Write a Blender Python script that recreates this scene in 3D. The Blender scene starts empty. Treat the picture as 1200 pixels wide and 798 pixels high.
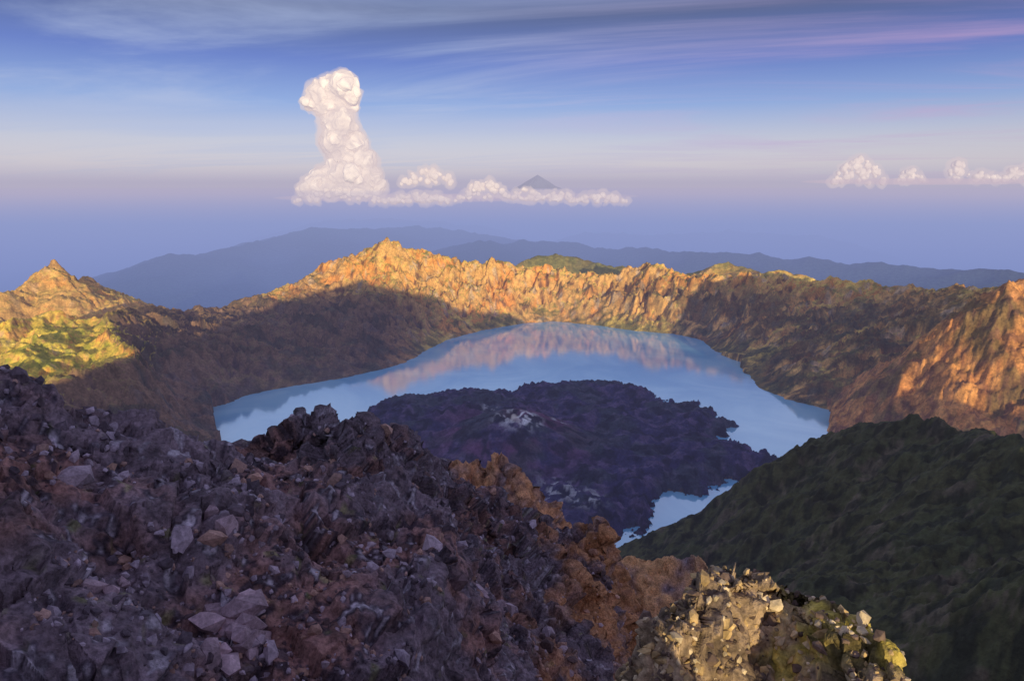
import bpy, math, numpy as np, time
from mathutils import Vector
T0=time.time()
rng=np.random.default_rng(11)
F=796.0; TH=math.radians(12.7); CZ=1720.0
cT,sT=math.cos(TH),math.sin(TH)
f32=np.float32
def up(px,py,Y):
    u=(px-600)/F; v=(399-py)/F
    dy=cT+v*sT; dz=-sT+v*cT
    t=Y/dy
    return (u*t,Y,CZ+dz*t)
def upz(px,py,z=0.0):
    u=(px-600)/F; v=(399-py)/F
    dy=cT+v*sT; dz=-sT+v*cT
    t=(z-CZ)/dz
    return (u*t,dy*t,z)
# ------------------------------------------------------------------ noise
_p=rng.permutation(256).astype(np.int32); PERM=np.concatenate([_p,_p,_p])
_g=rng.normal(size=(256,3)); _g/=np.linalg.norm(_g,axis=1)[:,None]; G3=_g.astype(f32)
_a=rng.uniform(0,2*np.pi,256); G2=np.stack([np.cos(_a),np.sin(_a)],1).astype(f32)
RND=rng.uniform(-1,1,(256,4)).astype(f32)
def n2(x,y):
    xi=np.floor(x).astype(np.int32); yi=np.floor(y).astype(np.int32)
    xf=(x-xi).astype(f32); yf=(y-yi).astype(f32)
    u=xf*xf*xf*(xf*(xf*6-15)+10); v=yf*yf*yf*(yf*(yf*6-15)+10)
    def g(i,j):
        h=PERM[PERM[(xi+i)&255]+((yi+j)&255)]
        gg=G2[h]
        return gg[...,0]*(xf-i)+gg[...,1]*(yf-j)
    a=g(0,0);b=g(1,0);c=g(0,1);d=g(1,1)
    x1=a+u*(b-a); x2=c+u*(d-c)
    return (x1+v*(x2-x1))*1.5
def n3(x,y,z):
    xi=np.floor(x).astype(np.int32); yi=np.floor(y).astype(np.int32); zi=np.floor(z).astype(np.int32)
    xf=(x-xi).astype(f32); yf=(y-yi).astype(f32); zf=(z-zi).astype(f32)
    u=xf*xf*(3-2*xf); v=yf*yf*(3-2*yf); w=zf*zf*(3-2*zf)
    def g(i,j,k):
        h=PERM[PERM[PERM[(xi+i)&255]+((yi+j)&255)]+((zi+k)&255)]
        gg=G3[h]
        return gg[...,0]*(xf-i)+gg[...,1]*(yf-j)+gg[...,2]*(zf-k)
    def lx(j,k):
        a=g(0,j,k); return a+u*(g(1,j,k)-a)
    def ly(k):
        a=lx(0,k); return a+v*(lx(1,k)-a)
    a=ly(0)
    return (a+w*(ly(1)-a))*1.5
def fbm(x,y,o=4,gain=.5):
    s=0;a=1
    for i in range(o):
        s=s+a*n2(x+17.3*i,y-9.1*i); x=x*2.03;y=y*2.03;a*=gain
    return s
def rid(x,y,o=4,gain=.5):
    s=0;a=1
    for i in range(o):
        s=s+a*(1-2*np.abs(n2(x+31.7*i,y+5.3*i))); x=x*2.07;y=y*2.07;a*=gain
    return s*.6
def ss(e0,e1,x):
    t=np.clip((x-e0)/(e1-e0),0,1); return t*t*(3-2*t)
def cells(x,y,z):
    """random tilted facet value per 3D voronoi cell"""
    xi=np.floor(x).astype(np.int32); yi=np.floor(y).astype(np.int32); zi=np.floor(z).astype(np.int32)
    best=np.full(x.shape,9.,f32); val=np.zeros(x.shape,f32)
    for i in (-1,0,1):
        for j in (-1,0,1):
            for k in (-1,0,1):
                h=PERM[PERM[PERM[(xi+i)&255]+((yi+j)&255)]+((zi+k)&255)]
                r=RND[h]
                dx=(xi+i+.5+.45*r[...,0]-x).astype(f32);dy=(yi+j+.5+.45*r[...,1]-y).astype(f32);dz=(zi+k+.5+.45*r[...,2]-z).astype(f32)
                d=dx*dx+dy*dy+dz*dz
                m=d<best
                best=np.where(m,d,best)
                val=np.where(m,r[...,3]*.6+r[...,0]*dx*.8+r[...,1]*dy*.8-r[...,2]*dz*.8,val)
    return val-np.sqrt(best)*.5
def segs(x,y,P,closed):
    P=np.array(P,float); n=len(P); m=n if closed else n-1
    dmin=np.full(x.shape,1e9,f32); zs=np.zeros(x.shape,f32); ws=np.zeros(x.shape,f32)
    for i in range(m):
        a=P[i].astype(f32); b=P[(i+1)%n].astype(f32)
        ex,ey=b[0]-a[0],b[1]-a[1]; L=ex*ex+ey*ey+f32(1e-9)
        t=np.clip(((x-a[0])*ex+(y-a[1])*ey)/L,0,1)
        d=np.hypot(x-a[0]-t*ex,y-a[1]-t*ey)
        if P.shape[1]>2:
            d2=d*d+f32(1.0); w=f32(1e6)/(d2*d2*np.sqrt(d2)); zs+=w*(a[2]+t*(b[2]-a[2])); ws+=w
        dmin=np.minimum(dmin,d)
    return dmin,(zs/np.maximum(ws,1e-30) if P.shape[1]>2 else None)
def inside(x,y,P):
    r=np.zeros(x.shape,bool); n=len(P)
    for i in range(n):
        x1,y1=P[i][0],P[i][1]; x2,y2=P[(i+1)%n][0],P[(i+1)%n][1]
        if y1==y2: continue
        c=((y1>y)!=(y2>y))&(x<(x2-x1)*(y-y1)/(y2-y1)+x1)
        r^=c
    return r
def tent(x,y,P,kn,kf=None,flat=0):
    """ridge with near slope kn, far slope kf (far = farther from the summit than the crest)"""
    best=np.full(x.shape,-1e9,f32)
    P=np.array(P,float).astype(f32)
    for i in range(len(P)-1):
        a,b=P[i],P[i+1]; ex,ey=b[0]-a[0],b[1]-a[1]; L=ex*ex+ey*ey+f32(1e-9)
        t=np.clip(((x-a[0])*ex+(y-a[1])*ey)/L,0,1)
        cx=a[0]+t*ex; cy=a[1]+t*ey
        d=np.hypot(x-cx,y-cy)
        k=kn
        if kf is not None:
            s=((x-cx)*cx+(y-cy)*cy)/(np.hypot(cx,cy)+f32(1e-6))/(d+f32(1e-6))
            k=kn+(kf-kn)*ss(-.3,.5,s)
        best=np.maximum(best,a[2]+t*(b[2]-a[2])-k*np.maximum(d-flat,0))
    return best
# ------------------------------------------------------------------ mesh helpers
def mkmesh(name,V,Fc,nv,mat,col=None,smooth=True,loc=(0,0,0)):
    me=bpy.data.meshes.new(name)
    V=np.ascontiguousarray(V,dtype=f32); Fc=np.ascontiguousarray(Fc,dtype=np.int32)
    me.vertices.add(len(V)); me.vertices.foreach_set('co',V.ravel())
    me.loops.add(Fc.size); me.loops.foreach_set('vertex_index',Fc.ravel())
    me.polygons.add(len(Fc)); me.polygons.foreach_set('loop_start',np.arange(len(Fc),dtype=np.int32)*nv)
    me.update(calc_edges=True)
    me.polygons.foreach_set('use_smooth',np.full(len(Fc),smooth))
    if col is not None:
        at=me.color_attributes.new('Col','FLOAT_COLOR','POINT')
        c=np.ones((len(V),4),f32); c[:,:3]=col
        at.data.foreach_set('color',c.ravel())
    me.materials.append(mat)
    ob=bpy.data.objects.new(name,me); ob.location=loc
    bpy.context.scene.collection.objects.link(ob)
    return ob
def gridfaces(R,C):
    i=np.arange(R-1)[:,None]*C+np.arange(C-1)[None,:]
    return np.stack([i,i+1,i+C+1,i+C],-1).reshape(-1,4)
def normals(X,Y,Z):
    P=np.stack([X,Y,Z],-1)
    a=np.gradient(P,axis=0); b=np.gradient(P,axis=1)
    n=np.cross(b,a); n/=np.linalg.norm(n,axis=-1)[...,None]+1e-12
    n*=np.where(n[...,2:3]<0,-1,1)
    return n
def mix(a,b,t):
    return (a*(1-t[...,None])+np.array(b,f32)*t[...,None]).astype(f32)
def azs(front,nf,nb):
    a=np.linspace(-180,-front,nb,endpoint=False); b=np.linspace(-front,front,nf); c=np.linspace(front,180,nb+1)[1:]
    return np.radians(np.concatenate([a,b,c]))
# ------------------------------------------------------------------ node helpers
def newmat(name):
    m=bpy.data.materials.new(name); m.use_nodes=True; nt=m.node_tree; nt.nodes.clear()
    return m,nt
def N(nt,t,**kw):
    n=nt.nodes.new(t)
    for k,v in kw.items(): setattr(n,k,v)
    return n
def rockmat(name,s1,s2,bumpd,bstr,rough=.95,vor=None,lo=.55,hi=1.45):
    m,nt=newmat(name); L=nt.links
    out=N(nt,'ShaderNodeOutputMaterial'); b=N(nt,'ShaderNodeBsdfPrincipled'); L.new(b.outputs[0],out.inputs[0])
    b.inputs['Roughness'].default_value=rough; b.inputs['Specular IOR Level'].default_value=.15
    at=N(nt,'ShaderNodeAttribute',attribute_name='Col'); geo=N(nt,'ShaderNodeNewGeometry')
    a=N(nt,'ShaderNodeTexNoise'); a.inputs['Scale'].default_value=s1; a.inputs['Detail'].default_value=5; a.inputs['Roughness'].default_value=.65
    c=N(nt,'ShaderNodeTexNoise'); c.inputs['Scale'].default_value=s2; c.inputs['Detail'].default_value=4; c.inputs['Roughness'].default_value=.7
    L.new(geo.outputs['Position'],a.inputs['Vector']); L.new(geo.outputs['Position'],c.inputs['Vector'])
    mr=N(nt,'ShaderNodeMapRange'); mr.inputs['From Min'].default_value=.33; mr.inputs['From Max'].default_value=.67
    mr.inputs['To Min'].default_value=lo; mr.inputs['To Max'].default_value=hi
    L.new(a.outputs['Fac'],mr.inputs['Value'])
    mr2=N(nt,'ShaderNodeMapRange'); mr2.inputs['From Min'].default_value=.33; mr2.inputs['From Max'].default_value=.67
    mr2.inputs['To Min'].default_value=lo; mr2.inputs['To Max'].default_value=hi
    L.new(c.outputs['Fac'],mr2.inputs['Value'])
    mm=N(nt,'ShaderNodeMath',operation='MULTIPLY'); L.new(mr.outputs[0],mm.inputs[0]); L.new(mr2.outputs[0],mm.inputs[1])
    vm=N(nt,'ShaderNodeVectorMath',operation='SCALE'); L.new(at.outputs['Color'],vm.inputs[0]); L.new(mm.outputs[0],vm.inputs['Scale'])
    L.new(vm.outputs[0],b.inputs['Base Color'])
    add=N(nt,'ShaderNodeMath',operation='ADD'); L.new(a.outputs['Fac'],add.inputs[0]); 
    h=N(nt,'ShaderNodeMath',operation='MULTIPLY'); h.inputs[1].default_value=.5; L.new(c.outputs['Fac'],h.inputs[0]); L.new(h.outputs[0],add.inputs[1])
    src=add
    if vor:
        v=N(nt,'ShaderNodeTexVoronoi'); v.inputs['Scale'].default_value=vor; L.new(geo.outputs['Position'],v.inputs['Vector'])
        h2=N(nt,'ShaderNodeMath',operation='MULTIPLY'); h2.inputs[1].default_value=-.8; L.new(v.outputs['Distance'],h2.inputs[0])
        ad2=N(nt,'ShaderNodeMath',operation='ADD'); L.new(add.outputs[0],ad2.inputs[0]); L.new(h2.outputs[0],ad2.inputs[1]); src=ad2
    bp=N(nt,'ShaderNodeBump'); bp.inputs['Strength'].default_value=bstr; bp.inputs['Distance'].default_value=bumpd
    L.new(src.outputs[0],bp.inputs['Height']); L.new(bp.outputs[0],b.inputs['Normal'])
    return m
# ================================================================== CALDERA TERRAIN
RIM=[up(150,432,4300),up(122,395,5000),up(118,378,5600),up(160,366,6600),up(205,374,7200),up(240,370,7500),up(300,352,8200),up(350,336,8600),up(380,316,8900),
     up(420,299,9000),up(455,284,9100),up(490,300,9200),up(530,306,9300),up(552,315,9350),up(580,307,9450),up(610,318,9500),up(650,318,9600),up(690,325,9450),up(720,324,9400),up(765,315,9200),up(800,327,8900),up(850,329,8600),
     up(920,327,8200),up(980,336,7800),up(1060,342,7300),up(1110,347,6900),up(1150,345,6500),up(1180,342,6100),up(1215,340,5600),
     (5200,4600,850),(5300,2500,650),(4300,600,760),(2400,-350,1090),(1200,-280,1400),(500,-120,1600),(0,-40,1713.5),
     (-500,0,1560),(-1000,0,1390),(-1700,-50,1130),(-2500,300,850),(-3100,1300,720),(-3000,2600,640),(-2750,3500,590)]
LAKE=[upz(*p) for p in [(243,490),(252,476),(300,462),(350,453),(400,445),(450,435),(485,424),(505,410),(530,398),(565,388),(610,380),(650,377),(700,382),(740,388),(790,392),(818,398),
      (832,411),(868,424),(872,440),(884,455),(915,468),(945,476),(978,484),(972,502),(960,518),(935,542),(900,570),(850,590),(800,608),(745,634),(700,650),(600,640),(500,600),(400,570),(320,548),(262,528)]]
ISL=[upz(*p) for p in [(422,492),(445,477),(480,469),(520,465),(560,461),(598,464),(612,454),(640,452),(690,450),(730,453),(752,458),(775,468),(785,478),(812,472),(838,486),(860,499),(850,508),(826,514),
      (868,522),(884,532),(908,536),(920,549),(896,560),(884,566),(845,566),(842,580),(815,582),(790,576),(775,592),(752,602),(768,612),(740,622),(722,636),(700,670),(560,660),(450,600),(420,540)]]
SPUR=[(2000,200,1180),up(1330,560,1300),up(1230,525,1600),up(1150,503,1850),up(1095,488,2100),up(1052,484,2250),up(1015,506,2380),up(965,560,2500),up(905,622,2600),up(835,672,2730),up(740,715,2850)]
SPUR2=[(1500,150,1200),up(1300,640,900),up(1200,655,1050),up(1100,745,1150),up(1000,800,1300)]
HEAD=[up(1330,318,4900),up(1250,322,4750),up(1210,327,4650),up(1180,332,4550),up(1172,362,4450),up(1160,410,4300),up(1140,460,4100)]
BENCH=[up(1085,398,5900),up(1010,394,6100),up(940,402,6400),up(885,408,6600)]
LP=[up(-120,395,5600),up(0,350,6500),up(30,334,6900),up(62,311,7200),up(84,330,7350),up(102,326,7600),up(150,358,8000)]
LP2=[up(-60,405,4700),up(0,386,5000),up(55,373,5400),up(118,377,5600)]
LP3=[up(55,373,5400),up(40,410,4500),up(20,440,4000),up(-30,455,3600)]
BH=[[up(600,316,11000),up(625,303,11500),up(650,298,11600),up(690,305,11500),up(735,315,11000)],[up(815,322,9600),up(835,313,9900),up(852,307,10000),up(885,318,9600)],
    [up(895,324,9000),up(914,315,9200),up(945,326,8900)]]
DM=[[up(200,300,19000),up(270,292,20000),up(330,274,22000),up(372,268,22500),up(410,270,23000),up(445,264,24000),up(520,268,25000),up(590,278,24000),up(640,283,23000)],
    [up(560,282,20000),up(650,284,21000),up(740,290,20000),up(800,296,18500),up(890,299,18000),up(990,306,17000),up(1100,312,16000),up(1180,318,15000),up(1300,330,14000)],
    [up(690,272,33000),up(760,276,34000),up(860,270,36000),up(960,276,34000)],
    [up(380,258,38000),up(450,256,38000),up(560,264,38000)]]
CONE=up(600,484,4250)
LC=(200.,6000.)
def terrain(X,Y):
    r=np.hypot(X,Y); w=ss(100,1500,r)
    wx=X+w*(80*fbm(X/600,Y/600,3)); wy=Y+w*(80*fbm(X/600+40,Y/600+9,3))
    dr,zr=segs(wx,wy,RIM,True)
    ins=inside(wx,wy,RIM)
    lx=X+22*fbm(X/160,Y/160,3); ly=Y+22*fbm(X/160+7,Y/160+77,3)
    dl,_=segs(lx,ly,[p[:2] for p in LAKE],True); inl=inside(lx,ly,LAKE)
    u=dl/(dl+dr+1)
    nearw=ss(4200,1800,Y)
    p=1.0+1.7*nearw
    ang=np.arctan2(Y-LC[1],X-LC[0]); arc=ang*4000+190*fbm(X/520,Y/520,4)
    nz=ss(150,1200,r)
    rib=rid(arc/400,u*1.6+3,4,.55); rib2=rid(arc/150,u*2.2,4,.6)
    uc=np.clip(u,1e-4,1)
    hin=zr*((1-.30*(1-nearw))*np.power(uc,p)+.30*(1-nearw)*ss(.62,.98,uc))
    bell=np.power(np.clip(4*u*(1-u),0,1),.6)
    hin=hin+nz*((rib*150+rib2*58)*bell*ss(0,500,dl)*ss(0,.6,zr/700+.2)
        +rid(X/420,Y/420,5,.55)*58*ss(0,400,dl)+ (fbm(X/90,Y/90,4)*17+rib2*12)*ss(0,200,dl))
    hin=np.maximum(hin,2+dl*.12)
    hout=-2000+(zr+2000)*np.exp(-dr/5200)
    hout=hout+nz*(rid(X/900,Y/900,6,.5)*130*ss(0,1500,dr)+(rid(arc/260,dr/900,4)*45)*ss(0,500,dr)+rid(X/420,Y/420,5,.55)*58+fbm(X/90,Y/90,4)*11)
    h=np.where(ins,hin,hout)-nz*14
    jag=nz*(rid(arc/260,r/4000+5,4,.6)*72-30)*np.exp(-dr/260)
    h=h+jag
    dn=nz*(rid(X/500,Y/500,5,.52)*60+fbm(X/110,Y/110,4)*16)
    sp=tent(wx,wy,SPUR,.66)+dn*.9-30+ss(150,1200,r)*(rid(X/150,Y/150,4,.6)*26-14)
    sp=np.maximum(sp,tent(wx,wy,SPUR2,.8)+dn*.8-14+ss(150,900,r)*rid(X/100,Y/100,4,.6)*22)
    sp=np.maximum(sp,tent(wx,wy,BENCH,.42)+dn*.8-20)
    hd=tent(wx,wy,HEAD,1.05)+rid(X/260,Y/260,5,.55)*75-30+rid(X/80,Y/80,3)*16
    sp=np.maximum(sp,hd)
    land=(~inl)
    h=np.where(land&ins,np.maximum(h,sp),h)
    h=np.where(land,np.maximum(h,hd),h)
    h=np.where(land&ins&(Y<4600),np.minimum(h,3+dl*.42+1.1*np.maximum(dl-420,0)+1e4*ss(3600,4600,Y)),h)
    lp=np.maximum(tent(wx,wy,LP,.68),np.maximum(tent(wx,wy,LP2,.6),tent(wx,wy,LP3,.5)))+nz*(rid(X/420,Y/420,5,.55)*95-40+rid(X/110,Y/110,4)*22)
    h=np.where(land,np.maximum(h,lp),h)
    for b in BH: h=np.maximum(h,np.where(land,tent(wx,wy,b,.42)+dn*.7-15,-1e9))
    far=ss(10500,14000,r)
    w2x=X+300*fbm(X/2500,Y/2500,3)*far
    for b in DM: h=np.maximum(h,np.where(r>11500,tent(w2x,Y,b,.28)+rid(X/1900,Y/1900,5,.5)*150-70,-1e9))
    h=np.where(inl&ins,-np.minimum(dl*.3,60)-1,h)
    ix=X+80*fbm(X/200,Y/200,5,.68); iy=Y+80*fbm(X/200+50,Y/200+3,5,.68)
    di,_=segs(ix,iy,[q[:2] for q in ISL],True); ini=inside(ix,iy,ISL)
    dc=np.hypot(X-CONE[0],Y-CONE[1]); 
    cone=CONE[2]-.46*np.maximum(dc-85,0)+ rid(np.arctan2(Y-CONE[1],X-CONE[0])*3,dc/400,4)*26*ss(60,250,dc)
    cone=np.where(dc<90,CONE[2]-(90-dc)*.9,cone)
    c2x,c2y,_q=upz(500,500); d2=np.hypot((X-c2x)/1.6,Y-c2y)
    hi=np.minimum(di*.4,30+60*rid(X/420,Y/420,4,.55))+(rid(X/90,Y/90,4)*14+rid(X/260,Y/130,3)*20)*ss(0,60,di)+80*ss(700,0,d2)
    hi=np.maximum(hi,cone)
    h=np.where(ini,np.maximum(np.maximum(h,hi),.8),h)
    h=np.maximum(h,-2010)
    return h,dict(u=u,dl=dl,dr=dr,ins=ins,inl=inl,ini=ini,dc=dc,rib=rib,rib2=rib2,arc=arc,sp=sp,di=di,hd=hd,lp=lp)
AZ=azs(44,1180,80)
RR=np.concatenate([np.geomspace(55,1000,130,endpoint=False),np.linspace(1000,2400,150,endpoint=False),np.linspace(2400,10600,590,endpoint=False),np.geomspace(10600,48000,140)])
A,R=np.meshgrid(AZ,RR); X=(R*np.sin(A)).astype(f32); Y=(R*np.cos(A)).astype(f32)
Z,M=terrain(X,Y)
nrm=normals(X,Y,Z); st=1-nrm[...,2]
c=np.zeros(X.shape+(3,),f32)
c[:]=(.78,.43,.13)
na=fbm(X/300,Y/300,5); nb=fbm(X/90+5,Y/90,4); nc=fbm(X/900+3,Y/900,3)
c=mix(c,(.80,.34,.08),ss(-.1,.5,na))                      # orange rock
c=mix(c,(.16,.075,.045),ss(-.05,.4,nb*.8-.55*(M['rib2']-.26))*.85)                   # darker in the gullies, broken by noise
c=mix(c,(.56,.46,.34),ss(.35,.6,fbm(X/150+9,Y/150,3))*.5)   # pale scree
g=ss(.36,.18,st+.12*nb)
c=mix(c,(.84,.60,.12),g*ss(-.5,.1,nc+.3*na)*.9)           # golden grass
gr=ss(.2,.6,fbm(X/220+80,Y/220,5)+.25*(1-M['u']))
c=mix(c,(.11,.13,.035),gr*.65*ss(.5,.2,st))
c=mix(c,(.10,.10,.035),ss(.30,.0,M['u'])*ss(-.2,.3,nb)*.6*M['ins'])
c=mix(c,(.035,.045,.03),ss(-.05,.35,M['rib2']-.35+.6*na)*ss(200,2500,X)*.75*M['ins']*ss(.95,.6,M['u']))
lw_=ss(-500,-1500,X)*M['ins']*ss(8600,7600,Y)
c=mix(c,(.10,.065,.07),lw_*.8); c=mix(c,(.05,.06,.045),lw_*ss(0,.4,na)*.6)  # left wall: purple-brown of the summit's shadow put into its colour
rw_=ss(2500,3200,X)*M['ins']*ss(7600,6900,Y)*ss(4200,4700,Y)
c=mix(c,(.07,.07,.05),rw_*ss(.2,-.3,nb-.3*na)*.7)
lf=ss(-2300,-3000,X)*ss(8500,6500,Y)*ss(.9,1.,M['u']+.3*(~M['ins'])+.35*ss(.3,.1,st))
lo_=ss(6200,5200,Y)
c=mix(c,(.84,.64,.07),lf*.7*ss(.5,.25,st)*lo_); c=mix(c,(.30,.33,.04),lf*ss(0.1,.5,nb*.6+.5*nc)*(.15+.55*lo_))
c=mix(c,(.60,.34,.12),lf*(1-lo_)*.6)
bh=ss(9900,10600,R)*ss(-500,500,X)
c=mix(c,(.20,.21,.06),bh*.8)
hdm=((M['hd']>Z-30)).astype(f32)
c=mix(c,(.80,.32,.10),hdm*.6)
c=mix(c,(.11,.11,.05),hdm*ss(.0,.4,na-.2*nb)*.7)
c=mix(c,(.14,.06,.05),hdm*ss(.0,.4,fbm(X/60,Y/60,4))*.6)
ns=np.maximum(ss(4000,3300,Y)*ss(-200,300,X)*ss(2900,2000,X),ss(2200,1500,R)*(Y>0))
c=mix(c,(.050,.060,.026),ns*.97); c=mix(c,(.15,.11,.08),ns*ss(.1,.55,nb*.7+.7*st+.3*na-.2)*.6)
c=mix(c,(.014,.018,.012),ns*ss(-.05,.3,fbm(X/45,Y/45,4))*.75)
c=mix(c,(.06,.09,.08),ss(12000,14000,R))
isl=(M['ini']&(Z<900)).astype(f32)
lav=np.zeros_like(c); lav[:]=(.042,.036,.10)  # indigo of shade and haze is put into the lava colour
lav=mix(lav,(.11,.08,.16),ss(0,.5,nb)); 
lav=mix(lav,(.17,.06,.12),ss(800,200,M['dc'])*ss(-.4,.3,na)*.7)
lav=mix(lav,(.05,.07,.06),ss(.0,.4,fbm(X/400+2,Y/400,4))*.5)
lav=mix(lav,(.014,.014,.035),ss(.05,.45,fbm(X/130+20,Y/130,4))*.8)
pale=ss(210,60,np.hypot(X-CONE[0]-40,Y-CONE[1]+40))*ss(-.1,.3,fbm(X/60,Y/60,3))
lav=mix(lav,(.8,.8,.8),pale*.85)
for (a_,b_,rr_) in [(655,588,210),(690,600,150),(655,520,90),(575,500,90)]:
    q=upz(a_,b_); lav=mix(lav,(.48,.48,.50),ss(rr_,30,np.hypot(X-q[0],(Y-q[1])*.8))*ss(.1,.35,fbm(X/60,Y/60,3))*.8)
c=c*(1-isl[...,None])+lav*isl[...,None]
c=np.clip(c,0.01,1)
V=np.stack([X,Y,Z],-1).reshape(-1,3)
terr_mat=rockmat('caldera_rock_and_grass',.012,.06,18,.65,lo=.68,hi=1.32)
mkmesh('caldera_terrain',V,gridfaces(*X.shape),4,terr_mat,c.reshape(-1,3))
m,nt=newmat('sea'); out=N(nt,'ShaderNodeOutputMaterial'); b=N(nt,'ShaderNodeBsdfPrincipled'); nt.links.new(b.outputs[0],out.inputs[0])
b.inputs['Base Color'].default_value=(.03,.06,.12,1); b.inputs['Roughness'].default_value=.35
th=np.linspace(0,2*np.pi,97)[:-1]
V=np.concatenate([[[0,0,-2004]],np.stack([400000*np.cos(th),400000*np.sin(th),np.full(96,-2004.)],1)])
Fc=np.array([[0,1+i,1+(i+1)%96] for i in range(96)])
mkmesh('sea',V,Fc,3,m,smooth=False)
# lake
m,nt=newmat('lake_water'); out=N(nt,'ShaderNodeOutputMaterial'); L=nt.links
d=N(nt,'ShaderNodeBsdfDiffuse'); g=N(nt,'ShaderNodeBsdfGlossy'); g.inputs['Roughness'].default_value=.07; g.inputs['Color'].default_value=(.97,.98,1,1)
mx=N(nt,'ShaderNodeMixShader'); fr=N(nt,'ShaderNodeFresnel'); fr.inputs['IOR'].default_value=2.7
geo=N(nt,'ShaderNodeNewGeometry'); no=N(nt,'ShaderNodeTexNoise'); no.inputs['Scale'].default_value=.0012; no.inputs['Detail'].default_value=4; no.inputs['Distortion'].default_value=1.2
L.new(geo.outputs['Position'],no.inputs['Vector'])
cr=N(nt,'ShaderNodeValToRGB'); cr.color_ramp.elements[0].position=.35; cr.color_ramp.elements[0].color=(.16,.50,.76,1); cr.color_ramp.elements[1].position=.68; cr.color_ramp.elements[1].color=(.40,.76,.92,1)
L.new(no.outputs['Fac'],cr.inputs['Fac']); L.new(cr.outputs[0],d.inputs['Color'])
n2_=N(nt,'ShaderNodeTexNoise'); n2_.inputs['Scale'].default_value=.05; n2_.inputs['Detail'].default_value=5; L.new(geo.outputs['Position'],n2_.inputs['Vector'])
bp=N(nt,'ShaderNodeBump'); bp.inputs['Strength'].default_value=.25; bp.inputs['Distance'].default_value=1.0; L.new(n2_.outputs['Fac'],bp.inputs['Height']); L.new(bp.outputs[0],g.inputs['Normal'])
L.new(fr.outputs[0],mx.inputs[0]); L.new(d.outputs[0],mx.inputs[1]); L.new(g.outputs[0],mx.inputs[2]); L.new(mx.outputs[0],out.inputs[0])
V=np.array([[-3200,2000,0],[3600,2000,0],[4200,9300,0],[-2400,9300,0]],float)
mkmesh('lake',V,np.array([[0,1,2,3]]),4,m,smooth=False)
# ================================================================== SUMMIT RIDGE (foreground)
def L3(l): return [ (a,b,c-CZ) for a,b,c in (up(*p) for p in l)]
FA=L3([(-300,370,13),(-120,425,15),(0,462,16),(35,474,17),(60,496,17.5),(95,518,19),(125,546,20),(160,562,21),(200,600,20.5),(260,670,18.5),(330,740,15.5),(400,820,13)])
FB=L3([(185,572,41),(225,560,40),(270,540,39),(318,524,38),(338,500,36.5),(358,484,36),(392,482,36),(418,504,37),(440,526,37.5),(475,542,38),(515,572,40),(560,606,43),(600,616,45),(655,614,48),(700,622,46),(713,632,45),(716,662,43),(700,710,38),(690,765,33),(680,815,29)])
FB2=L3([(385,484,36),(395,535,32.5),(425,600,28.5),(465,665,25),(505,740,22),(520,830,19)])
FB3=L3([(330,505,36.8),(290,560,31),(275,610,27),(290,680,23),(300,740,20)])
FB4=L3([(600,618,45),(580,655,39),(575,712,34),(585,790,29)])
FC=L3([(522,556,74),(545,547,74),(560,542,74),(578,539,74),(598,547,74),(612,568,74),(620,600,73)])
FD=L3([(690,652,63),(740,651,61),(775,648,60),(805,652,60),(838,656,58),(858,676,56)])
FE=L3([(806,732,6.4),(822,698,6.7),(848,676,7.1),(880,670,7.2),(905,678,7.2),(932,694,7),(962,715,6.7),(998,746,6.2),(1022,780,5.8),(1035,840,5.2)])
def fground(X,Y):
    r=np.hypot(X,Y)
    wv=ss(3,12,r)
    wx=X+wv*.035*r*n2(X/4.,Y/4.)*.6; wy=Y+wv*.035*r*n2(X/4.+20,Y/4.)*.6
    yy=np.maximum(Y,0)
    base=-1.75-.84*yy-np.maximum(Y-62,0)*1.5
    base=base-2.6*ss(1.6,3.6,X)*ss(-45,-5,Y)-np.maximum(X-4,0)*.35  # unseen ground lowered on the right so sunlight reaches the outcrop
    base=base+3.0*np.exp(-(((X+9)/9)**2+((Y+16)/9)**2))  # unseen mound added behind the camera to shade the left foreground
    base=base-np.maximum(-Y-8,0)*.06-np.maximum(r-60,0)*.9*(Y<30)-np.maximum(-X-22,0)*.3
    cut=2.2*np.maximum(X-.385*yy-.3,0)*(Y>0)
    cutB=2.4*np.maximum(X-.150*yy+.5*n2(Y/3.,3.3+X/5),0)*ss(15,22,Y)
    cutA=2.6*np.maximum(X+2.0,0)+1.1*np.maximum(Y-22,0)
    a=tent(wx,wy,FA,.48,1.6)-cutA; b=tent(wx,wy,FB,.9,1.5,.3); b2=tent(wx,wy,FB2,.8); b3=tent(wx,wy,FB3,.85); b4=tent(wx,wy,FB4,.9)
    cc=tent(wx,wy,FC,1.3,1.6,1.0); d=tent(wx,wy,FD,.60,1.6); e=tent(X,Y,FE,1.5,1.9,.2)
    st=np.stack([base-cut-cutB*.15,a,b-cut-cutB,b2-cutB,b3-cutB,b4-cutB,cc,d-cut,e],0)
    return st.max(0),st.argmax(0),st
AZ=azs(42,1450,60)
RR=np.concatenate([np.linspace(.3,3.5,20,endpoint=False),np.geomspace(3.5,95,860,endpoint=False),np.geomspace(95,150,20)])
A,R=np.meshgrid(AZ,RR); X=(R*np.sin(A)).astype(f32); Y=(R*np.cos(A)).astype(f32)
Z,IDX,ST=fground(X,Y)
r=R.astype(f32)
fa=ss(3,7,r); sc=np.clip(r/30,.12,1.3)
smoothD=np.where(IDX==7,.35,1.).astype(f32)
Z=(Z+fa*sc*(rid(X/7,Y/7,3)*1.2*smoothD-.55)).astype(f32)
nr=normals(X,Y,Z).astype(f32)
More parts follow.
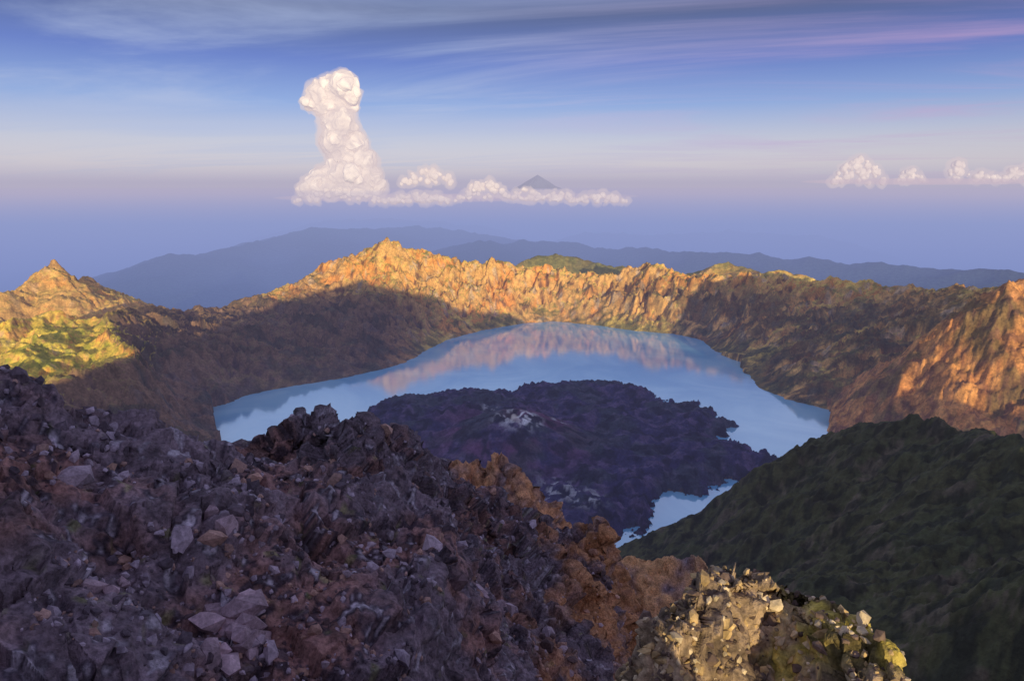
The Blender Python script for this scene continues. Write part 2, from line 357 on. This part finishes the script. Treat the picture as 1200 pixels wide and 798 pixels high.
dis=fa*(sc*(n3(X/2.6,Y/2.6,Z/2.6)*.85+ (1-2*np.abs(n3(X/1.2+9,Y/1.2,Z/1.2)))*.30)*smoothD
   + np.clip(r/14,.35,1)*(n3(X*2.1,Y*2.1,Z*2.1)*.15+n3(X*5,Y*5,Z*5+4)*.07)
   + smoothD*(cells(X/1.9,Y/1.9,Z/1.9)*.66*sc + cells(X*1.5,Y*1.5,Z*1.5)*.24*np.clip(r/14,.4,1) )
   + (IDX==8)*cells(X*4.5,Y*4.5,Z*4.5)*.13)
X2=X+nr[...,0]*dis; Y2=Y+nr[...,1]*dis; Z2=Z+nr[...,2]*dis
c=np.zeros(X.shape+(3,),f32); c[:]=(.20,.15,.17)
na=n3(X/3,Y/3,Z/3)+.5*n3(X,Y,Z); nb=n3(X*2.5,Y*2.5,Z*2.5)+.6*n3(X*7,Y*7,Z*7); nc=n3(X/8+4,Y/8,Z/8)
c=mix(c,(.32,.17,.14),ss(-.1,.5,na+.4*nc)*.9)
c=mix(c,(.042,.034,.05),ss(-.05,.45,nb+.3*na)*.85)
c=mix(c,(.54,.47,.52),ss(.35,.75,nb-.3*na)*.75)
c=mix(c,(.26,.27,.09),ss(.45,.8,n3(X*3+7,Y*3,Z*3)+.3*nc)*.5)
bs=(IDX==2)|(IDX==3)|(IDX==4)|(IDX==5)|(IDX==0)
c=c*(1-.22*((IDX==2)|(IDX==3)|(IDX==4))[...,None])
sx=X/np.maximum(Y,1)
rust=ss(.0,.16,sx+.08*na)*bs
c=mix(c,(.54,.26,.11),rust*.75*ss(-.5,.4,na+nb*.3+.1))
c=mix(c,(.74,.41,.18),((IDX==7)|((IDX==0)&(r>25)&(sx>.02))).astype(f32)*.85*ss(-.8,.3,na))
c=mix(c,(.64,.32,.15),(IDX==6)*ss(-.6,.3,na)*.85)
eE=((IDX==8)).astype(f32)
c=mix(c,(.36,.25,.15),eE*.9); c=mix(c,(.54,.42,.06),eE*ss(.1,.5,na+nb*.3+.6*(X-2.8)/1.)*.8)
c=mix(c,(.06,.045,.045),eE*ss(.0,.5,nb)*.75)
c=np.clip(c,.015,1)
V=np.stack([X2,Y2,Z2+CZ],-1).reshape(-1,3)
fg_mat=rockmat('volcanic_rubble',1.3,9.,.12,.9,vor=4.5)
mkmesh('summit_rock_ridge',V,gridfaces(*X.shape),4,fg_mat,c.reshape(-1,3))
# loose stones -----------------------------------------------------
import bmesh
bm=bmesh.new(); bmesh.ops.create_icosphere(bm,subdivisions=1,radius=1)
IV=np.array([v.co[:] for v in bm.verts]); IF=np.array([[v.index for v in f.verts] for f in bm.faces]); bm.free()
templates=[]
for t in range(16):
    v=IV.copy()
    for k in range(9):
        n=rng.normal(size=3); n/=np.linalg.norm(n); dd=rng.uniform(.35,.75)
        s=v@n; v-=np.outer(np.maximum(s-dd,0),n)
    v*=rng.uniform(.6,1.3,3); templates.append(v)
def stones(name,P,S,C,mat):
    Vs=[];Fs=[];Cs=[];o=0
    for p,s,cc in zip(P,S,C):
        v=templates[rng.integers(16)]
        q=rng.normal(size=4); q/=np.linalg.norm(q); w,x,y,z=q
        Rm=np.array([[1-2*(y*y+z*z),2*(x*y-z*w),2*(x*z+y*w)],[2*(x*y+z*w),1-2*(x*x+z*z),2*(y*z-x*w)],[2*(x*z-y*w),2*(y*z+x*w),1-2*(x*x+y*y)]])
        Vs.append((v@Rm.T)*s+p); Fs.append(IF+o); Cs.append(np.repeat(cc[None],len(v),0)); o+=len(v)
    return mkmesh(name,np.concatenate(Vs),np.concatenate(Fs),3,mat,np.concatenate(Cs),smooth=False)
st_mat=rockmat('loose_stone',2.5,14,.02,.5,lo=.7,hi=1.3)
front=(np.abs(A)<math.radians(41))&(R>4)&(R<70)&(IDX!=8)&(IDX!=7)&(n3(X/2.5+3,Y/2.5,Z/2.5)>-.12)
ids=np.flatnonzero(front.ravel()); sel=rng.choice(ids,14000,replace=False)
rr=R.ravel()[sel]
S=rng.lognormal(-2.8,.62,len(sel))*np.clip(rr/14,.5,2.0); S=np.minimum(S,.6)
# a group of big fallen blocks on the near left slope and a few on the ridge
q=V[:]-np.array([0,0,CZ]); dep=q[:,1]*cT-q[:,2]*sT; px=600+F*q[:,0]/np.maximum(dep,.1); py=399-F*(q[:,1]*sT+q[:,2]*cT)/np.maximum(dep,.1)
for (x0,y0,rad,n,s0,s1,rmax) in [(278,745,42,16,.22,.5,22),(250,610,26,5,.3,.6,60),(575,705,20,4,.35,.6,60),(120,700,30,4,.15,.28,17)]:
    cand=np.flatnonzero((np.hypot(px-x0,py-y0)<rad)&(R.ravel()<rmax)&(R.ravel()>5)&(q[:,1]>2))
    if len(cand)>n:
        k=rng.choice(cand,n,replace=False); sel=np.concatenate([sel,k]); S=np.concatenate([S,rng.uniform(s0,s1,n)])
VV=V[sel]
base=c.reshape(-1,3)[sel]
lav=np.array([[.44,.36,.42]]); tan=np.array([[.48,.29,.22]]); drk=np.array([[.09,.07,.085]])
pick=rng.uniform(0,1,(len(sel),1))
C=np.where(pick<.35,lav,np.where(pick<.50,tan,drk))*rng.uniform(.7,1.3,(len(sel),1))*.7+base*.3
big=np.arange(len(sel))>=14000
C[big]=np.array([.46,.33,.36])*rng.uniform(.7,1.15,(big.sum(),1))
stones('loose_stones',VV,S,C,st_mat)
ids=np.flatnonzero(((IDX==8)&(R>3)&(R<11)).ravel()); sel=rng.choice(ids,min(4400,len(ids)),replace=False)
VV=V[sel]; S=np.clip(rng.lognormal(-3.15,.5,len(sel)),.02,.13)
pick=rng.uniform(0,1,(len(sel),1)); C=np.where(pick<.36,np.array([[.66,.51,.32]]),np.where(pick<.72,np.array([[.50,.34,.16]]),np.array([[.17,.115,.09]])))*rng.uniform(.65,1.15,(len(sel),1))
stones('pale_outcrop_stones',VV,S,C,st_mat)
# ================================================================== CLOUDS
m,nt=newmat('cumulus'); L=nt.links; out=N(nt,'ShaderNodeOutputMaterial')
d=N(nt,'ShaderNodeBsdfDiffuse'); d.inputs['Color'].default_value=(.60,.57,.56,1)
em=N(nt,'ShaderNodeEmission'); em.inputs['Color'].default_value=(.74,.56,.56,1); em.inputs['Strength'].default_value=.32  # emission stands in for light scattered inside the cloud
ad=N(nt,'ShaderNodeAddShader'); L.new(d.outputs[0],ad.inputs[0]); L.new(em.outputs[0],ad.inputs[1]); L.new(ad.outputs[0],out.inputs[0]); cloud_mat=m
def airmat(name,sig,col):
    m,nt=newmat(name); out=N(nt,'ShaderNodeOutputMaterial')
    v=N(nt,'ShaderNodeVolumeAbsorption'); v.inputs['Color'].default_value=(0,0,0,1); v.inputs['Density'].default_value=sig
    e=N(nt,'ShaderNodeEmission'); e.inputs['Color'].default_value=(*col,1); e.inputs['Strength'].default_value=sig  # self-glow stands in for light scattered by air or vapour
    a=N(nt,'ShaderNodeAddShader'); nt.links.new(v.outputs[0],a.inputs[0]); nt.links.new(e.outputs[0],a.inputs[1]); nt.links.new(a.outputs[0],out.inputs['Volume'])
    return m
bm=bmesh.new(); bmesh.ops.create_icosphere(bm,subdivisions=3,radius=1)
SV=np.array([v.co[:] for v in bm.verts]); SF=np.array([[v.index for v in f.verts] for f in bm.faces]); bm.free()
def blobmesh(name,balls,vox,o,noise,pxm,mat,smooth_it,zflat=None):
    Vs=[];Fs=[];n=0
    for p,r in balls:
        Vs.append(SV*r+p); Fs.append(SF+n); n+=len(SV)
    ob=mkmesh(name,np.concatenate(Vs),np.concatenate(Fs),3,mat,loc=tuple(o))
    md=ob.modifiers.new('r','REMESH'); md.mode='VOXEL'; md.voxel_size=vox
    sm=ob.modifiers.new('s','SMOOTH'); sm.factor=.7; sm.iterations=smooth_it
    dg=bpy.context.evaluated_depsgraph_get(); me=bpy.data.meshes.new_from_object(ob.evaluated_get(dg))
    ob.modifiers.clear(); ob.data=me
    nv=len(me.vertices); co=np.empty(nv*3,f32); me.vertices.foreach_get('co',co); co=co.reshape(-1,3)
    no_=np.empty(nv*3,f32); me.vertices.foreach_get('normal',no_); no_=no_.reshape(-1,3); q=co/pxm
    dsp=0
    for i,(s,a) in enumerate(noise):
        dsp=dsp+a*(1-2.6*np.abs(n3(q[:,0]/s+i*7,q[:,1]/s,q[:,2]/s)))
    co=co+no_*(dsp*pxm)[:,None]
    me.vertices.foreach_set('co',np.ascontiguousarray(co,dtype=f32).ravel()); me.update()
    me.polygons.foreach_set('use_smooth',np.full(len(me.polygons),True))
    me.materials.clear(); me.materials.append(mat)
    return ob
def cloud(name,blobs,Yd,kids=6,veil=1.5,noise=((22,3.4),(10,2.2),(5,1.0))):
    pxm=Yd/F/1.02
    o=np.array(up(blobs[0][0],blobs[0][1],Yd)); balls=[];vb=[]
    for (x,y,r) in blobs:
        p=np.array(up(x,y,Yd))-o; p[1]+=rng.uniform(-.5,.5)*r*pxm; R0=r*pxm; balls.append((p,R0*.85)); vb.append((p,R0*1.02+veil*pxm))
        for k in range(kids):
            dd=rng.normal(size=3); dd/=np.linalg.norm(dd); dd[2]=abs(dd[2])*.9-.15
            balls.append((p+dd*R0*.7,R0*rng.uniform(.2,.5)))
    ob=blobmesh(name,balls,pxm*.6,o,noise,pxm,cloud_mat,6)
    veil_mat=airmat('cloud_vapour',1/(15.*pxm),(.86,.70,.66))
    v=blobmesh('vapour_veil',vb,pxm*1.2,o,[(12,3.0),(5,1.0)],pxm,veil_mat,8)
    v.parent=ob; v.location=(0,0,0)
    return ob
def row(spans):
    """low broken cumulus: heaps of many little puffs over a common base level"""
    out=[]
    for (x0,x1,ytop,ybase) in spans:
        w=x1-x0; n=max(5,int(w*.55))
        for i in range(n):
            t=rng.uniform(0,1); env=(1-abs(2*t-1)**2.2)
            y=ybase-(ybase-ytop)*env*rng.uniform(0,1)**.8
            out.append((x0+w*t,y,rng.uniform(2.0,4.2)*(.6+.5*env)))
    return out
cloud('cumulus_cloud',[(388,106,15),(374,110,12),(404,101,13),(412,110,9),(363,119,8),(384,124,17),(399,122,15),(388,141,15),(402,148,17),(394,164,18),(412,169,16),(404,184,21),(425,190,15),(407,204,24),(430,211,16),(385,213,18),(368,220,12),(442,221,9),(357,224,7)],34000,kids=9,veil=3.2)
cloud('cumulus_cloud',row([(470,534,197,216),(536,600,213,232),(552,582,211,225),(596,640,222,234),(634,672,225,235),(668,735,229,236),(440,540,229,237),(345,450,222,236)]),30000,kids=3,veil=2.2,noise=((9,1.2),(4,.5)))
cloud('cumulus_cloud',row([(974,1042,187,215),(990,1024,184,205),(1052,1082,199,212),(1110,1137,191,210),(1140,1172,201,212),(1168,1215,198,213)]),40000,kids=3,veil=2.2,noise=((9,1.2),(4,.5)))
def sheets(lst,Yd):
    pxm=Yd/F/1.02; sm_=airmat('stratus_vapour',1/(110.*pxm),(.68,.52,.58))
    for (x,y,rx,ry) in lst:
        p=up(x,y,Yd)
        v=SV*np.array([rx*pxm,rx*pxm*.45,ry*pxm])
        mkmesh('stratus_cloud',v,SF,3,sm_,loc=p)
sheets([(490,232,170,5),(620,230,130,4),(1090,213,150,4)],36000)
# faint steam low on the young cone
balls=[(np.array([0,0,-20.]),30.),(np.array([-14,4,10.]),24.),(np.array([-30,8,34.]),18.),(np.array([24,0,-30.]),22.)]
so_=np.array([CONE[0]+45,CONE[1]-110,CONE[2]-35])
blobmesh('steam_plume',balls,6.,so_,[(40/6.,2.2),(3,.8)],6.,airmat('steam',1/85.,(.42,.42,.55)),6)
# distant volcano above the haze
q=up(630,205,95000); nn=120
aa=np.linspace(0,2*np.pi,nn); rr=np.linspace(0,9000,24)
AA,RR2=np.meshgrid(aa,rr); hh=q[2]-RR2*.62+np.maximum(RR2-2500,0)*.25+n2(AA*4,RR2/2500)*120*ss(0,1500,RR2)
V=np.stack([q[0]+RR2*np.cos(AA),q[1]+RR2*np.sin(AA),hh],-1).reshape(-1,3)
mkmesh('distant_volcano',V,gridfaces(24,nn),4,terr_mat,np.tile([[.16,.20,.32]],(len(V),1)))  # bluish albedo paints part of the distance haze
# ================================================================== HAZE LAYERS (absorbing + glowing air, real volume)
def haze(name,z0,z1,sig,col,H=300000,y0=None):
    m=airmat(name+'_air',sig,col); x=H; y_=-H if y0 is None else y0
    V=np.array([[-x,y_,z0],[x,y_,z0],[x,x,z0],[-x,x,z0],[-x,y_,z1],[x,y_,z1],[x,x,z1],[-x,x,z1]],float)
    Fc=np.array([[3,2,1,0],[4,5,6,7],[0,1,5,4],[1,2,6,5],[2,3,7,6],[3,0,4,7]])
    return mkmesh(name,V,Fc,4,m,smooth=False)
haze('haze',-2003,-40,5.0e-5,(.13,.21,.50))
haze('haze',-38,750,2.2e-5,(.18,.21,.54))
haze('haze',752,1600,0.9e-5,(.42,.39,.57))
haze('haze',1602,3600,1.25e-5,(.45,.42,.55))
haze('sea_haze',-2002,1000,1.25e-4,(.25,.32,.60),y0=13500)
haze('sea_haze',1002,1595,3.0e-5,(.44,.41,.57),y0=13500)
# ================================================================== WORLD, SUN, CAMERA
SEL=math.radians(7.4); SAZ=math.radians(167.3)
w=bpy.data.worlds.new('World'); bpy.context.scene.world=w; w.use_nodes=True; nt=w.node_tree; nt.nodes.clear(); L=nt.links
out=N(nt,'ShaderNodeOutputWorld')
sky=N(nt,'ShaderNodeTexSky',sky_type='NISHITA',sun_disc=False,sun_elevation=SEL,sun_rotation=SAZ,altitude=3700)
tint=N(nt,'ShaderNodeVectorMath',operation='MULTIPLY'); tint.inputs[1].default_value=(.80,.74,1.0); L.new(sky.outputs[0],tint.inputs[0])
b1=N(nt,'ShaderNodeBackground'); b1.inputs['Strength'].default_value=.05; L.new(tint.outputs[0],b1.inputs['Color'])
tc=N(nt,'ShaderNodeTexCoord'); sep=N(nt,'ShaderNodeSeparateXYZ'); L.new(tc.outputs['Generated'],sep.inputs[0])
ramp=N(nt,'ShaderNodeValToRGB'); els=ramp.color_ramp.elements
stops=[(0.0,(.38,.36,.46)),(.03,(.58,.50,.45)),(.06,(.46,.45,.46)),(.11,(.13,.25,.50)),(.165,(.010,.060,.34)),(.225,(.001,.002,.035)),(.265,(.16,.22,.40)),(.31,(.66,.78,1.0)),(.46,(.58,.68,.88)),(.6,(.20,.21,.36)),(1.0,(.20,.20,.36))]  # bright band above the view is added for fill light and lake reflection
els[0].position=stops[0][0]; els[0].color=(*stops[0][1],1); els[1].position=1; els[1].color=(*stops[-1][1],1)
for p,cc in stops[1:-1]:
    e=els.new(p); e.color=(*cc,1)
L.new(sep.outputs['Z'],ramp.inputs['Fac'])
def math_(op,a,b=None):
    n=N(nt,'ShaderNodeMath',operation=op)
    for i,v in enumerate((a,b)):
        if v is None: continue
        if isinstance(v,(int,float)): n.inputs[i].default_value=v
        else: L.new(v,n.inputs[i])
    return n.outputs[0]
zc=math_('MAXIMUM',math_('ADD',sep.outputs['Z'],.06),.03)
cx=math_('DIVIDE',sep.outputs['X'],zc); cy=math_('DIVIDE',sep.outputs['Y'],zc)
cmb=N(nt,'ShaderNodeCombineXYZ'); L.new(math_('MULTIPLY',cx,.34),cmb.inputs[0]); L.new(math_('MULTIPLY',math_('ADD',cy,math_('MULTIPLY',cx,.25)),.82),cmb.inputs[1])
no=N(nt,'ShaderNodeTexNoise'); no.inputs['Scale'].default_value=.8; no.inputs['Detail'].default_value=8; no.inputs['Roughness'].default_value=.6; no.inputs['Distortion'].default_value=.7
L.new(cmb.outputs[0],no.inputs['Vector'])
mr=N(nt,'ShaderNodeMapRange'); mr.interpolation_type='SMOOTHSTEP'; mr.inputs['From Min'].default_value=.42; mr.inputs['From Max'].default_value=.72; mr.inputs['To Max'].default_value=.78
L.new(no.outputs['Fac'],mr.inputs['Value'])
cc=N(nt,'ShaderNodeMix',data_type='RGBA'); cc.inputs[6].default_value=(.32,.37,.50,1); cc.inputs[7].default_value=(.46,.24,.40,1)
mr3=N(nt,'ShaderNodeMapRange'); mr3.inputs['From Min'].default_value=-.1; mr3.inputs['From Max'].default_value=.5; L.new(sep.outputs['X'],mr3.inputs['Value']); L.new(mr3.outputs[0],cc.inputs[0])
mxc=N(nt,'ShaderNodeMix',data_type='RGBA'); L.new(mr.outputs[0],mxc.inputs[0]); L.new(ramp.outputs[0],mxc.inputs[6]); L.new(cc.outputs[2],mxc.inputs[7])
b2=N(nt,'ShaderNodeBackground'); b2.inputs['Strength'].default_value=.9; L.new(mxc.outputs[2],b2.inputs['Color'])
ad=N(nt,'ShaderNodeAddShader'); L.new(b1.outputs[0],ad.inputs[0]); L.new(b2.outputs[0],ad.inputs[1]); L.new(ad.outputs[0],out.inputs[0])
sl=bpy.data.lights.new('sun','SUN'); sl.energy=5; sl.angle=math.radians(.5); sl.color=(1,.84,.50)
so=bpy.data.objects.new('sun',sl); bpy.context.scene.collection.objects.link(so)
dv=Vector((-math.sin(SAZ)*math.cos(SEL),-math.cos(SAZ)*math.cos(SEL),-math.sin(SEL)))
so.rotation_euler=dv.to_track_quat('-Z','Y').to_euler(); so.location=(0,0,3000)
cam=bpy.data.cameras.new('camera'); co=bpy.data.objects.new('camera',cam); bpy.context.scene.collection.objects.link(co)
cam.sensor_width=36; cam.lens=F/1200*36; cam.clip_start=.1; cam.clip_end=1e6
co.location=(0,0,CZ); co.rotation_euler=(math.radians(90)-TH,0,0)
sc_=bpy.context.scene; sc_.camera=co
sc_.view_settings.view_transform='Standard'; sc_.view_settings.look='None'; sc_.view_settings.exposure=0
